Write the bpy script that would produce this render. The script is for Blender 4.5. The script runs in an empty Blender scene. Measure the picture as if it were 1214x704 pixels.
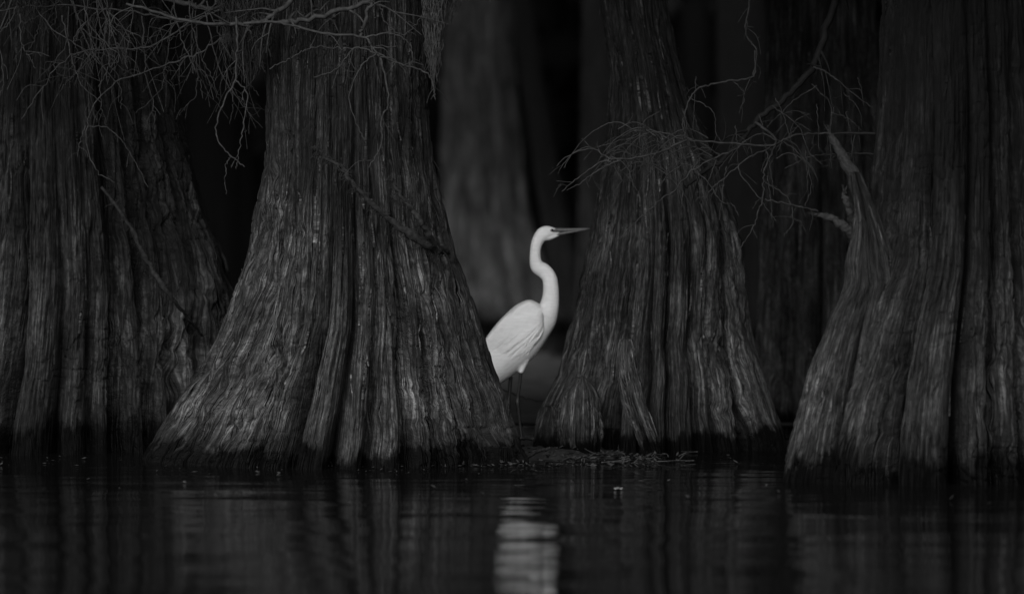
import bpy, bmesh, math, random
import numpy as np
from mathutils import Vector, Matrix

random.seed(7)
SC = bpy.context.scene
COL = SC.collection
R = math.radians

# ------------------------------------------------------------------ camera
FPX, CX, HOR, CAMZ = 6750.0, 607.0, 230.0, 1.09        # lens in pixels of a 1214 wide frame
PITCH = math.atan((352.0 - HOR) / FPX)
cam_d = bpy.data.cameras.new('camera')
cam = bpy.data.objects.new('camera', cam_d)
COL.objects.link(cam)
cam.location = (0, 0, CAMZ)
cam.rotation_euler = (math.pi / 2 - PITCH, 0, 0)
cam_d.sensor_width = 36.0
cam_d.lens = FPX / 1214.0 * 36.0
cam_d.clip_start, cam_d.clip_end = 0.5, 3000.0
cam_d.dof.use_dof = True
cam_d.dof.focus_distance = 23.0
cam_d.dof.aperture_fstop = 2.2
SC.camera = cam

# ------------------------------------------------------------------ sky and sun
SUN = Vector((-0.20, -0.80, 0.58)).normalized()          # towards the light: low, front left
elev = math.asin(SUN.z)
azim = math.atan2(SUN.x, SUN.y)
wd = bpy.data.worlds.new('World')
SC.world = wd
wd.use_nodes = True
nt = wd.node_tree
nt.nodes.clear()
sky = nt.nodes.new('ShaderNodeTexSky')
sky.sky_type = 'NISHITA'
sky.sun_disc = False
sky.sun_elevation = elev
sky.sun_rotation = azim
bw = nt.nodes.new('ShaderNodeRGBToBW')
bg = nt.nodes.new('ShaderNodeBackground')
bg.inputs['Strength'].default_value = 0.007
wo = nt.nodes.new('ShaderNodeOutputWorld')
nt.links.new(sky.outputs[0], bw.inputs[0])
nt.links.new(bw.outputs[0], bg.inputs['Color'])
nt.links.new(bg.outputs[0], wo.inputs[0])
sl = bpy.data.lights.new('sun', 'SUN')
sl.energy = 2.4
sl.angle = R(60)
so = bpy.data.objects.new('sun', sl)
COL.objects.link(so)
so.rotation_euler = SUN.to_track_quat('Z', 'Y').to_euler()
so.location = (-20, -10, 20)
vs = SC.view_settings
vs.view_transform = 'Standard'
vs.look = 'None'
vs.gamma = 1.0
vs.use_curve_mapping = False
vs.exposure = 1.5
SC.cycles.use_denoising = True
SC.cycles.use_adaptive_sampling = False
SC.cycles.denoising_prefilter = 'ACCURATE'
SC.cycles.max_bounces = 6
SC.cycles.transparent_max_bounces = 4
SC.cycles.sample_clamp_indirect = 4.0

# ------------------------------------------------------------------ helpers
def at(px, py, d):
    """the point that lies d metres in front of the lens plane, seen at photo pixel (px, py)"""
    ang = math.atan((py - 352.0) / FPX) + PITCH
    return Vector(((px - CX) / FPX * d, d, CAMZ - math.tan(ang) * d))


def tag(o, label=None, cat=None, group=None, kind=None):
    if label: o['label'] = label
    if cat: o['category'] = cat
    if group: o['group'] = group
    if kind: o['kind'] = kind
    return o


def empty(name, loc):
    o = bpy.data.objects.new(name, None)
    COL.objects.link(o)
    o.location = loc
    return o


def mesh_obj(name, verts, faces, mat, parent=None, smooth=True, attrs=None):
    """verts (n,3) world coordinates; faces list of tuples or (m,4) array; parented without moving"""
    verts = np.asarray(verts, dtype=np.float32)
    me = bpy.data.meshes.new(name)
    off = np.array(parent_loc(parent), dtype=np.float32)
    v = verts - off
    if isinstance(faces, np.ndarray):
        nf, k = faces.shape
        me.vertices.add(len(v)); me.vertices.foreach_set('co', v.ravel())
        me.loops.add(nf * k); me.loops.foreach_set('vertex_index', faces.astype(np.int32).ravel())
        me.polygons.add(nf)
        me.polygons.foreach_set('loop_start', np.arange(0, nf * k, k, dtype=np.int32))
        me.update(calc_edges=True)
        me.validate()
    else:
        me.from_pydata(v.tolist(), [], faces)
        me.update()
    if smooth:
        me.polygons.foreach_set('use_smooth', np.ones(len(me.polygons), dtype=bool))
    if attrs:
        for an, (ty, dat) in attrs.items():
            a = me.attributes.new(an, ty, 'POINT')
            a.data.foreach_set('vector' if ty == 'FLOAT_VECTOR' else 'value', np.asarray(dat, dtype=np.float32).ravel())
    me.materials.append(mat)
    o = bpy.data.objects.new(name, me)
    COL.objects.link(o)
    if parent is not None:
        o.parent = parent
    return o


def parent_loc(p):
    l = Vector((0, 0, 0))
    while p is not None:
        l = l + p.location
        p = p.parent
    return l


class Acc:
    """collects several shapes into one mesh"""
    def __init__(s):
        s.v, s.f, s.n = [], [], 0
    def add(s, v, f):
        v = np.asarray(v, dtype=np.float32)
        s.v.append(v)
        s.f.append(np.asarray(f, dtype=np.int64) + s.n)
        s.n += len(v)
    def build(s, name, mat, parent=None, smooth=True, attrs=None):
        return mesh_obj(name, np.concatenate(s.v), np.concatenate(s.f), mat, parent, smooth, attrs)


def catmull(pts, n):
    p = np.asarray(pts, dtype=float)
    if len(p) == 2:
        t = np.linspace(0, 1, n)[:, None]
        return p[0] * (1 - t) + p[1] * t
    q = np.vstack([2 * p[0] - p[1], p, 2 * p[-1] - p[-2]])
    out = []
    m = len(p) - 1
    for t in np.linspace(0, m - 1e-6, n):
        i = int(t); u = t - i
        a, b, c, d = q[i], q[i + 1], q[i + 2], q[i + 3]
        out.append(0.5 * ((2 * b) + (-a + c) * u + (2 * a - 5 * b + 4 * c - d) * u * u + (-a + 3 * b - 3 * c + d) * u ** 3))
    return np.array(out)


def tube(acc, path, rad, sides=6, ell=None, cap=True):
    """quad tube round a path; rad is a number or an array"""
    p = np.asarray(path, dtype=float)
    n = len(p)
    rad = np.broadcast_to(np.asarray(rad, dtype=float), (n,))
    tan = np.gradient(p, axis=0)
    tan /= np.linalg.norm(tan, axis=1)[:, None] + 1e-12
    up = np.array([0.0, 1.0, 0.0])
    if abs(tan[0] @ up) > 0.9: up = np.array([1.0, 0, 0])
    s = np.cross(tan, up)
    s /= np.linalg.norm(s, axis=1)[:, None] + 1e-12
    w = np.cross(s, tan)
    th = np.arange(sides) / sides * 2 * math.pi
    ring = (np.cos(th)[None, :, None] * s[:, None, :] + np.sin(th)[None, :, None] * w[:, None, :]) * rad[:, None, None] + p[:, None, :]
    v = ring.reshape(-1, 3)
    i = np.arange(n - 1)[:, None] * sides
    j = np.arange(sides)[None, :]
    j2 = (j + 1) % sides
    f = np.stack([i + j, i + j2, i + sides + j2, i + sides + j], axis=-1).reshape(-1, 4)
    acc.add(v, f)


# ---- lattice noise in numpy
_rng = np.random.default_rng(11)
_TAB = _rng.random((64, 512, 1024)).astype(np.float32) if False else None


def _hash(i, j, seed):
    h = (i.astype(np.int64) * 374761393 + j.astype(np.int64) * 668265263 + seed * 974634777) & 0xFFFFFFFF
    h = ((h ^ (h >> 13)) * 1274126177) & 0xFFFFFFFF
    h = (h ^ (h >> 16)) & 0xFFFFFFFF
    return (h / 4294967295.0).astype(np.float32)


def vn(u, v, seed, per=None):
    """value noise in -1..1, periodic in u when per is given"""
    iu = np.floor(u); iv = np.floor(v)
    fu = (u - iu).astype(np.float32); fv = (v - iv).astype(np.float32)
    fu = fu * fu * fu * (fu * (fu * 6 - 15) + 10); fv = fv * fv * fv * (fv * (fv * 6 - 15) + 10)
    i0 = iu.astype(np.int64); i1 = i0 + 1
    if per: i0 = i0 % per; i1 = i1 % per
    j0 = iv.astype(np.int64); j1 = j0 + 1
    a = _hash(i0, j0, seed); b = _hash(i1, j0, seed); c = _hash(i0, j1, seed); d = _hash(i1, j1, seed)
    return ((a * (1 - fu) + b * fu) * (1 - fv) + (c * (1 - fu) + d * fu) * fv) * 2 - 1


def fbm(u, v, seed, octv=3, per=None):
    o = 0; amp = 1; tot = 0
    for k in range(octv):
        o = o + amp * vn(u * 2 ** k, v * 2 ** k, seed + 17 * k, per * 2 ** k if per else None)
        tot += amp; amp *= 0.5
    return o / tot


def sstep(a, b, x):
    t = np.clip((x - a) / (b - a), 0, 1)
    return t * t * (3 - 2 * t)


# ------------------------------------------------------------------ materials (all neutral: the photograph is monochrome)
class NT:
    def __init__(s, name):
        s.m = bpy.data.materials.new(name)
        s.m.use_nodes = True
        s.t = s.m.node_tree
        s.b = s.t.nodes['Principled BSDF']
    def n(s, ty, **kw):
        x = s.t.nodes.new(ty)
        for k, v in kw.items():
            if k in x.inputs.keys() if isinstance(k, str) and not hasattr(x, k) else False:
                x.inputs[k].default_value = v
            else:
                setattr(x, k, v)
        return x
    def l(s, a, b): s.t.links.new(a, b)
    def math(s, op, a, b=0.5, clamp=False):
        x = s.t.nodes.new('ShaderNodeMath'); x.operation = op; x.use_clamp = clamp
        for i, q in enumerate((a, b)):
            if isinstance(q, (int, float)): x.inputs[i].default_value = q
            else: s.l(q, x.inputs[i])
        return x.outputs[0]
    def noise(s, vec, scale, detail=3, rough=0.55, dist=0.0):
        x = s.t.nodes.new('ShaderNodeTexNoise')
        x.inputs['Scale'].default_value = scale; x.inputs['Detail'].default_value = detail
        x.inputs['Roughness'].default_value = rough; x.inputs['Distortion'].default_value = dist
        s.l(vec, x.inputs['Vector'])
        return x.outputs[0]
    def ramp(s, fac, a, b, va, vb):
        x = s.t.nodes.new('ShaderNodeMapRange'); x.interpolation_type = 'SMOOTHSTEP'
        x.inputs[1].default_value = a; x.inputs[2].default_value = b
        x.inputs[3].default_value = va; x.inputs[4].default_value = vb
        s.l(fac, x.inputs[0])
        return x.outputs[0]
    def mix(s, f, a, b):
        x = s.t.nodes.new('ShaderNodeMix'); x.data_type = 'FLOAT'
        for k, q in ((0, f), (2, a), (3, b)):
            if isinstance(q, (int, float)): x.inputs[k].default_value = q
            else: s.l(q, x.inputs[k])
        return x.outputs[0]
    def grey(s, val):
        x = s.t.nodes.new('ShaderNodeCombineColor')
        for k in range(3): s.l(val, x.inputs[k])
        s.l(x.outputs[0], s.b.inputs['Base Color'])


def plain(name, g, rough=0.8, spec=0.3, var=0.35, scale=30.0, bump=0.2):
    m = NT(name)
    tc = m.n('ShaderNodeTexCoord').outputs['Object']
    nz = m.noise(tc, scale, 4)
    m.grey(m.ramp(nz, 0.3, 0.7, g * (1 - var), g * (1 + var)))
    m.b.inputs['Roughness'].default_value = rough
    m.b.inputs['Specular IOR Level'].default_value = spec
    if bump:
        b = m.n('ShaderNodeBump'); b.inputs['Strength'].default_value = bump; b.inputs['Distance'].default_value = 0.01
        m.l(nz, b.inputs['Height']); m.l(b.outputs[0], m.b.inputs['Normal'])
    return m.m


def bark(name, low, high, wet_h, seed, wet=0.003):
    """weathered cypress bark: paler low down, darker higher up, black wet band at the water with a torn edge"""
    m = NT(name)
    bc = m.n('ShaderNodeAttribute', attribute_name='barkco').outputs['Vector']
    hz = m.n('ShaderNodeAttribute', attribute_name='height').outputs['Fac']
    mp = m.n('ShaderNodeMapping'); mp.inputs['Location'].default_value = (seed * 3.1, seed * 1.7, seed * 0.9)
    m.l(bc, mp.inputs['Vector']); bc = mp.outputs[0]
    wide = m.n('ShaderNodeMapping'); wide.inputs['Scale'].default_value = (1, 1, 11)
    m.l(bc, wide.inputs['Vector']); iso = wide.outputs[0]
    lg = m.n('ShaderNodeMapping'); lg.inputs['Scale'].default_value = (1, 1, 0.38)
    m.l(bc, lg.inputs['Vector']); long_ = lg.outputs[0]
    fib = m.noise(bc, 52, 6, 0.75)
    fine = m.noise(long_, 120, 4, 0.75)
    hair = m.noise(long_, 300, 3, 0.65)
    blot = m.noise(iso, 5.5, 5, 0.6)
    patch = m.noise(iso, 2.2, 3, 0.55)
    speck = m.noise(iso, 60, 3, 0.7)
    # height: paler at the foot, darker towards the top
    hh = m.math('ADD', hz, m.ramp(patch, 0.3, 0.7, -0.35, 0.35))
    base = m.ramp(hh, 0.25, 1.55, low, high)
    k = m.ramp(fib, 0.36, 0.66, 0.62, 1.4)
    k = m.math('MULTIPLY', k, m.ramp(fine, 0.36, 0.66, 0.36, 1.7))
    k = m.math('MULTIPLY', k, m.ramp(hair, 0.34, 0.66, 0.6, 1.4))
    k = m.math('MULTIPLY', k, m.ramp(blot, 0.36, 0.66, 0.5, 1.55))
    gran = m.noise(iso, 48, 5, 0.75)
    k = m.math('MULTIPLY', k, m.ramp(gran, 0.36, 0.64, 0.55, 1.5))
    lich = m.math('MULTIPLY', m.ramp(speck, 0.60, 0.72, 0.0, 1.0), m.ramp(blot, 0.50, 0.62, 0.0, 1.0))
    k = m.math('ADD', k, m.math('MULTIPLY', lich, m.ramp(hz, 0.3, 1.2, 0.9, 0.15)))
    val = m.math('MULTIPLY', base, k)
    # wet band
    e_a = m.math('MULTIPLY', m.math('SUBTRACT', m.noise(bc, 60, 6, 0.8), 0.5), wet_h * 1.6)
    e_b = m.math('MULTIPLY', m.math('SUBTRACT', m.noise(bc, 5, 3, 0.6), 0.5), wet_h * 3.0)
    e_c = m.math('MULTIPLY', m.math('SUBTRACT', m.noise(iso, 22, 5, 0.7), 0.5), wet_h * 1.2)
    edge = m.math('ADD', m.math('ADD', e_a, e_b), e_c)
    e2 = m.math('SUBTRACT', hz, edge)
    dry = m.ramp(e2, wet_h * 0.66, wet_h * 1.2, 0.0, 1.0)
    val = m.math('MULTIPLY', val, m.ramp(e2, wet_h * 0.8, wet_h * 2.6, 0.45, 1.0))
    m.grey(m.mix(dry, wet, val))
    m.l(m.mix(dry, 0.04, 0.16), m.b.inputs['Specular IOR Level'])
    m.l(m.mix(dry, 0.5, 0.86), m.b.inputs['Roughness'])
    bmp = m.n('ShaderNodeBump'); bmp.inputs['Strength'].default_value = 0.9; bmp.inputs['Distance'].default_value = 0.02
    def crk(scale, w, d, det=4):
        n_ = m.math('ABSOLUTE', m.math('SUBTRACT', m.noise(long_, scale, det, 0.6), 0.5))
        return m.ramp(n_, 0.0, w, -d, 0.0)
    h = m.math('ADD', m.math('MULTIPLY', fine, 0.7), m.math('MULTIPLY', hair, 0.35))
    h = m.math('ADD', h, m.math('ADD', crk(16, 0.022, 1.2), crk(42, 0.03, 0.9)))
    h = m.math('ADD', h, m.math('MULTIPLY', gran, 1.1))
    blk = m.math('ABSOLUTE', m.math('SUBTRACT', m.noise(iso, 17, 4, 0.6), 0.5))
    h = m.math('ADD', h, m.math('MULTIPLY', m.ramp(blk, 0.0, 0.02, -0.55, 0.0), m.ramp(patch, 0.45, 0.6, 0.0, 1.0)))
    m.l(h, bmp.inputs['Height']); m.l(bmp.outputs[0], m.b.inputs['Normal'])
    return m.m


M_BRANCH = plain('bare_twig', 0.017, 0.8, 0.2, 0.45, 40)
M_LIMB = plain('dark_limb', 0.005, 0.85, 0.2, 0.4, 20)
M_VINE = plain('mossy_vine', 0.012, 0.9, 0.1, 0.5, 60)
M_MOSS = plain('grey_moss', 0.04, 0.95, 0.05, 0.3, 30, 0)
M_MOSSD = plain('dark_moss', 0.016, 0.95, 0.05, 0.3, 30, 0)
M_LEAF = plain('needle_foliage', 0.04, 0.8, 0.2, 0.35, 3, 0)
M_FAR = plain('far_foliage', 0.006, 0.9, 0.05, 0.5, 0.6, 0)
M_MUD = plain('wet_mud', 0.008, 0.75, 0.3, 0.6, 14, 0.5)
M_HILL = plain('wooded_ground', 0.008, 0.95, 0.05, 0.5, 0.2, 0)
M_LITTER = plain('leaf_litter', 0.016, 0.8, 0.3, 0.7, 50, 0)
M_LEAFW = plain('pale_leaf', 0.22, 0.5, 0.4, 0.1, 50, 0)
M_LEG = plain('egret_leg_skin', 0.012, 0.45, 0.4, 0.4, 120, 0.2)
M_EYE = plain('egret_eye', 0.006, 0.15, 0.6, 0.2, 40, 0)


def water_mat():
    m = NT('swamp_water')
    tc = m.n('ShaderNodeTexCoord').outputs['Object']
    def lay(sx, sy, sc, det):
        mp = m.n('ShaderNodeMapping'); mp.inputs['Scale'].default_value = (sx, sy, 1)
        m.l(tc, mp.inputs['Vector'])
        return m.noise(mp.outputs[0], sc, det, 0.5)
    a = lay(0.7, 1.0, 1.3, 2)
    b = lay(0.6, 1.5, 4.0, 2)
    c = lay(0.5, 1.3, 16.0, 2)
    h = m.math('ADD', m.math('MULTIPLY', a, 1.0), m.math('MULTIPLY', b, 0.20))
    h = m.math('ADD', h, m.math('MULTIPLY', c, 0.02))
    bmp = m.n('ShaderNodeBump'); bmp.inputs['Strength'].default_value = 1.0; bmp.inputs['Distance'].default_value = 0.017
    m.l(h, bmp.inputs['Height'])
    # dark tannin water with the surface reflection scaled down
    m.t.nodes.remove(m.b)
    fr = m.n('ShaderNodeFresnel'); fr.inputs['IOR'].default_value = 1.33; m.l(bmp.outputs[0], fr.inputs['Normal'])
    di = m.n('ShaderNodeBsdfDiffuse'); di.inputs['Color'].default_value = (0.003, 0.003, 0.003, 1)
    gl = m.n('ShaderNodeBsdfGlossy'); gl.inputs['Roughness'].default_value = 0.05; m.l(bmp.outputs[0], gl.inputs['Normal'])
    mx = m.n('ShaderNodeMixShader')
    m.l(m.math('MULTIPLY', fr.outputs[0], 0.78), mx.inputs[0]); m.l(di.outputs[0], mx.inputs[1]); m.l(gl.outputs[0], mx.inputs[2])
    m.l(mx.outputs[0], m.t.nodes['Material Output'].inputs['Surface'])
    return m.m


M_WATER = water_mat()


def feather_mat():
    m = NT('white_feathers')
    tc = m.n('ShaderNodeTexCoord').outputs['Object']
    mp = m.n('ShaderNodeMapping'); mp.inputs['Rotation'].default_value = (0, R(-48), 0); mp.inputs['Scale'].default_value = (10, 30, 90)
    m.l(tc, mp.inputs['Vector'])
    nz = m.noise(mp.outputs[0], 1.6, 4, 0.6)
    sm = m.noise(tc, 14, 3)
    m.grey(m.math('MULTIPLY', m.ramp(nz, 0.3, 0.7, 0.74, 0.84), m.ramp(sm, 0.3, 0.7, 0.94, 1.02)))
    m.b.inputs['Roughness'].default_value = 0.9
    m.b.inputs['Specular IOR Level'].default_value = 0.15
    b = m.n('ShaderNodeBump'); b.inputs['Strength'].default_value = 0.3; b.inputs['Distance'].default_value = 0.004
    m.l(nz, b.inputs['Height']); m.l(b.outputs[0], m.b.inputs['Normal'])
    return m.m


def beak_mat():
    m = NT('egret_beak_horn')
    tc = m.n('ShaderNodeTexCoord').outputs['Object']
    m.grey(m.ramp(m.noise(tc, 90, 3), 0.3, 0.7, 0.06, 0.10))
    m.b.inputs['Roughness'].default_value = 0.38
    m.b.inputs['Specular IOR Level'].default_value = 0.5
    return m.m


M_FEATHER = feather_mat()
M_BEAK = beak_mat()
M_LORE = plain('egret_bare_skin', 0.06, 0.6, 0.3, 0.3, 90, 0)

# ------------------------------------------------------------------ water, ground, far wood
def sheet(name, x0, x1, y0, y1, z, mat, nx=2, ny=2):
    xs = np.linspace(x0, x1, nx); ys = np.linspace(y0, y1, ny)
    X, Y = np.meshgrid(xs, ys)
    v = np.stack([X.ravel(), Y.ravel(), np.full(X.size, z)], 1)
    i = np.arange(ny - 1)[:, None] * nx + np.arange(nx - 1)[None, :]
    f = np.stack([i, i + 1, i + nx + 1, i + nx], -1).reshape(-1, 4)
    return v, f


v, f = sheet('water', -900, 900, -300, 1500, 0.0, None, 3, 3)
tag(mesh_obj('water', v, f, M_WATER, smooth=False), kind='structure')

# thin grey sheet on the water behind the egret, painting in a pale reflection
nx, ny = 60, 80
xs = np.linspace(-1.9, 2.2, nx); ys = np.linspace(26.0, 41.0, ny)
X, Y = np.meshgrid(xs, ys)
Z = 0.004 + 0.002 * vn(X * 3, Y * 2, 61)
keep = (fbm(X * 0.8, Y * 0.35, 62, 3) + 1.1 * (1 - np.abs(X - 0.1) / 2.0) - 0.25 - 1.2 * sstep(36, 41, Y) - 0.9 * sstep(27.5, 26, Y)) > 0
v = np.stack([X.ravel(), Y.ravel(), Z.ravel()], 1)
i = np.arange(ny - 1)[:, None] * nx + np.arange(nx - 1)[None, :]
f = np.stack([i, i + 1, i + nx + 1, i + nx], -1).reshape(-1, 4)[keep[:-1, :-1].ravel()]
M_REFL = plain('painted_reflection', 0.048, 0.9, 0.1, 0.5, 5, 0.0)
tag(mesh_obj('painted_reflection', v, f, M_REFL), 'dull grey sheet painting a pale reflection on the still water behind the egret legs', 'algae', None, 'stuff')

# rising wooded ground that closes the view behind the swamp
nx, ny = 90, 40
xs = np.linspace(-140, 140, nx); ys = np.linspace(58, 260, ny)
X, Y = np.meshgrid(xs, ys)
Z = -0.4 + 0.012 * (Y - 58) + 34 * sstep(95, 190, Y + 6 * vn(X * 0.05, Y * 0.05, 5)) + 0.5 * vn(X * 0.15, Y * 0.15, 6) * sstep(58, 80, Y)
v = np.stack([X.ravel(), Y.ravel(), Z.ravel()], 1)
i = np.arange(ny - 1)[:, None] * nx + np.arange(nx - 1)[None, :]
f = np.stack([i, i + 1, i + nx + 1, i + nx], -1).reshape(-1, 4)
tag(mesh_obj('hillside', v, f, M_HILL), kind='structure')


def leaf_cloud(acc, c, n, size, aspect, rng, flat=0.0):
    """n narrow leaf faces round the given centres"""
    u = rng.normal(size=(n, 3)); u[:, 2] *= (1 - flat)
    u /= np.linalg.norm(u, axis=1)[:, None]
    w = rng.normal(size=(n, 3)); w = np.cross(u, w); w /= np.linalg.norm(w, axis=1)[:, None]
    s = (size * rng.uniform(0.6, 1.4, n))[:, None]
    a = u * s * 0.5; b = w * s * 0.5 * aspect
    v = np.stack([c - a, c - b * 1.0 + a * 0.1, c + a, c + b + a * 0.1], 1).reshape(-1, 3)
    f = np.arange(n * 4).reshape(-1, 4)
    acc.add(v, f)


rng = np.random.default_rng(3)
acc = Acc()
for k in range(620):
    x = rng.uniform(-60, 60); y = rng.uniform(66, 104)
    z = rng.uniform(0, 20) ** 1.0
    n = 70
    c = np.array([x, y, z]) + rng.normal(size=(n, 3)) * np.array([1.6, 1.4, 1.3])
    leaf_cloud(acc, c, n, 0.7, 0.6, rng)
# unseen foliage roof behind the front row and side wood, added to darken gaps
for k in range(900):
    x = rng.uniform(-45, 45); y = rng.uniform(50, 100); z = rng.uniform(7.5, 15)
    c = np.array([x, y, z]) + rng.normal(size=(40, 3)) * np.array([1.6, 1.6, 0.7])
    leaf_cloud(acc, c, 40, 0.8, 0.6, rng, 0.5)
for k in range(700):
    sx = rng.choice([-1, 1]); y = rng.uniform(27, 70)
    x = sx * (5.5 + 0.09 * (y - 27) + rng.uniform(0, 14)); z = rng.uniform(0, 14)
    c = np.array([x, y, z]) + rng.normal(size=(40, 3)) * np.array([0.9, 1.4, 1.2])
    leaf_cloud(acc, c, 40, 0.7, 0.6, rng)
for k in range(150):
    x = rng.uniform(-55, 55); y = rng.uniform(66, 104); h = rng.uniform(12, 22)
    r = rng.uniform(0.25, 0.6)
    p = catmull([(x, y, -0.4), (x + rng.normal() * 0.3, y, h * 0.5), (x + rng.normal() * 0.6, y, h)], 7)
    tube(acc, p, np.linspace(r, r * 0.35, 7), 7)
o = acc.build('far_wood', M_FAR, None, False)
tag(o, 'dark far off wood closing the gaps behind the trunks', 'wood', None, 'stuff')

# ------------------------------------------------------------------ cypress trunks
def trunk_mesh(name, prof, depth, mat, parent, seed, nth, grooves, dz=0.005, zt=1.95, ztop=9.0, rtop=0.5, gdepth=1.0,
               fine=1.0, knees=(), slits=(), ribs=1.0, bscale=1.0, shreds=150, ytilt=0.0, yb=1.0):
    """prof: rows (photo y, left x, right x) of the silhouette; turned into heights and half widths at the tree's own distance"""
    P = np.array(prof, dtype=float)
    hz = np.array([at(0, y, depth).z for y in P[:, 0]])
    xl = (P[:, 1] - CX) / FPX * depth; xr = (P[:, 2] - CX) / FPX * depth
    o = np.argsort(hz)
    hz, xl, xr = hz[o], xl[o], xr[o]
    zs = np.concatenate([np.arange(-0.12, zt, dz), zt + (ztop - zt) * np.linspace(0, 1, 60) ** 1.3])
    def smooth_interp(z, hz, x):
        y = np.interp(z, hz, x)
        k = max(3, int(0.10 / dz)); ker = np.hanning(k + 2)[1:-1]; ker /= ker.sum()
        n = len(np.arange(-0.12, zt, dz))
        yy = np.pad(y[:n], k, mode='edge')
        y[:n] = np.convolve(yy, ker, 'same')[k:-k]
        return y
    L = smooth_interp(zs, hz, xl); Rr = smooth_interp(zs, hz, xr)
    cx = (L + Rr) / 2; hw = (Rr - L) / 2
    up = np.clip((zs - hz[-1]) / (ztop - hz[-1]), 0, 1)
    hw = hw * (1 - (1 - rtop) * up)
    # angles: denser on the side that faces the open water
    t = np.linspace(0, 1, nth, endpoint=False) * 2 * math.pi
    th = t + 0.45 * np.sin(t)            # sparse at 0, dense at pi ...
    th = th + math.pi - math.pi / 2      # ... which is turned to face -y
    TH, Z = np.meshgrid(th, zs)
    U = (TH / (2 * math.pi)) % 1.0
    hwg = hw[:, None]
    flare = sstep(1.9, 0.0, Z)
    wob = 0.035 * vn(U * 7, Z * 0.9 + 3, seed, 7) + 0.007 * vn(U * 19, Z * 2.0, seed + 1, 19)
    rr = np.ones_like(Z)
    rg = np.random.default_rng(seed)
    edges = np.sort((np.arange(grooves) + rg.uniform(-0.3, 0.3, grooves)) / grooves * 2 * math.pi)
    gl = [(e, rg.uniform(0.03, 0.12) * gdepth, rg.uniform(0.03, 0.07), rg.uniform(0.5, 2.2), rg.uniform(-0.06, 0.06)) for e in edges]
    if slits: gl = [q for q in gl if math.sin(q[0]) > -0.15]
    for (fx, gd, gt) in slits:             # the deep flutes on the near side: place across the foot (-1..1), depth, height where they fade
        e = 2 * math.pi - math.acos(max(-0.995, min(0.995, fx / (0.70 + 0.30 * abs(fx)))))
        gl = [q for q in gl if abs((q[0] - e + math.pi) % (2 * math.pi) - math.pi) > 0.13]
        gl.append((e, gd * rg.uniform(1.2, 1.7), rg.uniform(0.022, 0.05), gt, rg.uniform(-0.03, 0.03)))
    # rounded ribs between neighbouring flutes, full at the foot and fading upward
    bs = np.sort(np.array([q[0] % (2 * math.pi) for q in gl]))
    thw = (TH + wob) % (2 * math.pi)
    ext = np.concatenate([[bs[-1] - 2 * math.pi], bs, [bs[0] + 2 * math.pi]])
    ix = np.clip(np.searchsorted(ext, thw) - 1, 0, len(ext) - 2)
    e0 = ext[ix]; wd_ = ext[ix + 1] - e0
    tt = np.clip((thw - e0) / wd_, 0, 1)
    rib = np.sqrt(np.clip(4 * tt * (1 - tt), 0, 1)) ** 0.9
    rnd = _hash(ix % len(bs), ix * 0, seed + 40)
    rr = rr + ribs * (0.30 + 0.40 * rnd) * np.clip(wd_, 0, 0.55) * (rib - 0.6) * (0.30 + 0.70 * flare)
    for (e, D, w, top, lean) in gl:
        d = (TH + wob - e - lean * np.clip(Z, 0, 3) + math.pi) % (2 * math.pi) - math.pi
        fade = 0.22 + 0.78 * sstep(top, top * 0.25, Z)
        rr = rr - D * fade * (0.45 + 0.55 * flare) * np.exp(-(np.sqrt(d * d + 2e-5) - 0.0045) / w * (1 - 0.30 * flare))
    rr = rr + 0.05 * fbm(U * 5, Z * 0.7, seed + 2, 3, 5) * (0.5 + 0.5 * flare)
    rr = rr + 0.035 * vn(U * 11, Z * 1.3, seed + 3, 11)
    x = np.cos(TH) * rr * hwg; y = np.sin(TH) * rr * hwg * yb
    # fit the fluted section to the measured outline
    mx = x.max(1, keepdims=True); mn = x.min(1, keepdims=True)
    k = max(3, int(0.05 / dz)); ker = np.ones(k) / k
    def zsm(a, k):                         # only the broad trend of the outline is fitted, so ribs keep their own wobble
        kk = np.hanning(k + 2)[1:-1]; kk /= kk.sum()
        q = np.pad(a[:, 0], k, mode='edge'); return np.convolve(q, kk, 'same')[k:-k][:, None]
    nv = len(np.arange(-0.12, zt, dz)); kz = int(0.6 / dz)
    mx[:nv] = zsm(mx[:nv] / hwg[:nv], kz) * hwg[:nv]; mn[:nv] = zsm(mn[:nv] / hwg[:nv], kz) * hwg[:nv]
    sc = 2 * hwg / (mx - mn); off = (mx + mn) / 2
    x = (x - off) * sc; y = y * sc
    kf = np.ones_like(Z)
    for (kx, kz, ka, kw, kh) in knees:     # lumps at the foot: angle, height, size, angular width, vertical reach
        d = (TH - kx + math.pi) % (2 * math.pi) - math.pi
        kf = kf + ka * np.exp(-(d / kw) ** 2) * np.where(Z < kz, 1.0, np.exp(-((Z - kz) / kh) ** 2))
    x = x * kf; y = y * kf
    # bark relief along the surface normal (radial)
    wu = U + 0.0019 * fbm(U * 17, Z * 1.3, seed + 4, 2, 17) + 0.0008 * fbm(U * 60, Z * 7, seed + 8, 2, 60)
    n1 = max(20, int(96 * hw[20]))
    r1 = 1 - np.abs(fbm(wu * n1, Z * 2.2, seed + 5, 3, n1)) * 2.4
    n2 = int(n1 * 2.7)
    r2 = 1 - np.abs(fbm(wu * n2, Z * 6.5, seed + 6, 2, n2)) * 2.4
    n3 = n1 * 6
    r3 = vn(wu * n3, Z * 16.0, seed + 7, n3)
    def crack(n, w): return np.exp(-(n / w) ** 2)
    a1 = 0.35 + 1.1 * sstep(-0.35, 0.35, fbm(U * 13, Z * 2.4, seed + 21, 2, 13))
    a2 = 0.35 + 1.1 * sstep(-0.35, 0.35, fbm(U * 21, Z * 4.0, seed + 22, 2, 21))
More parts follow.
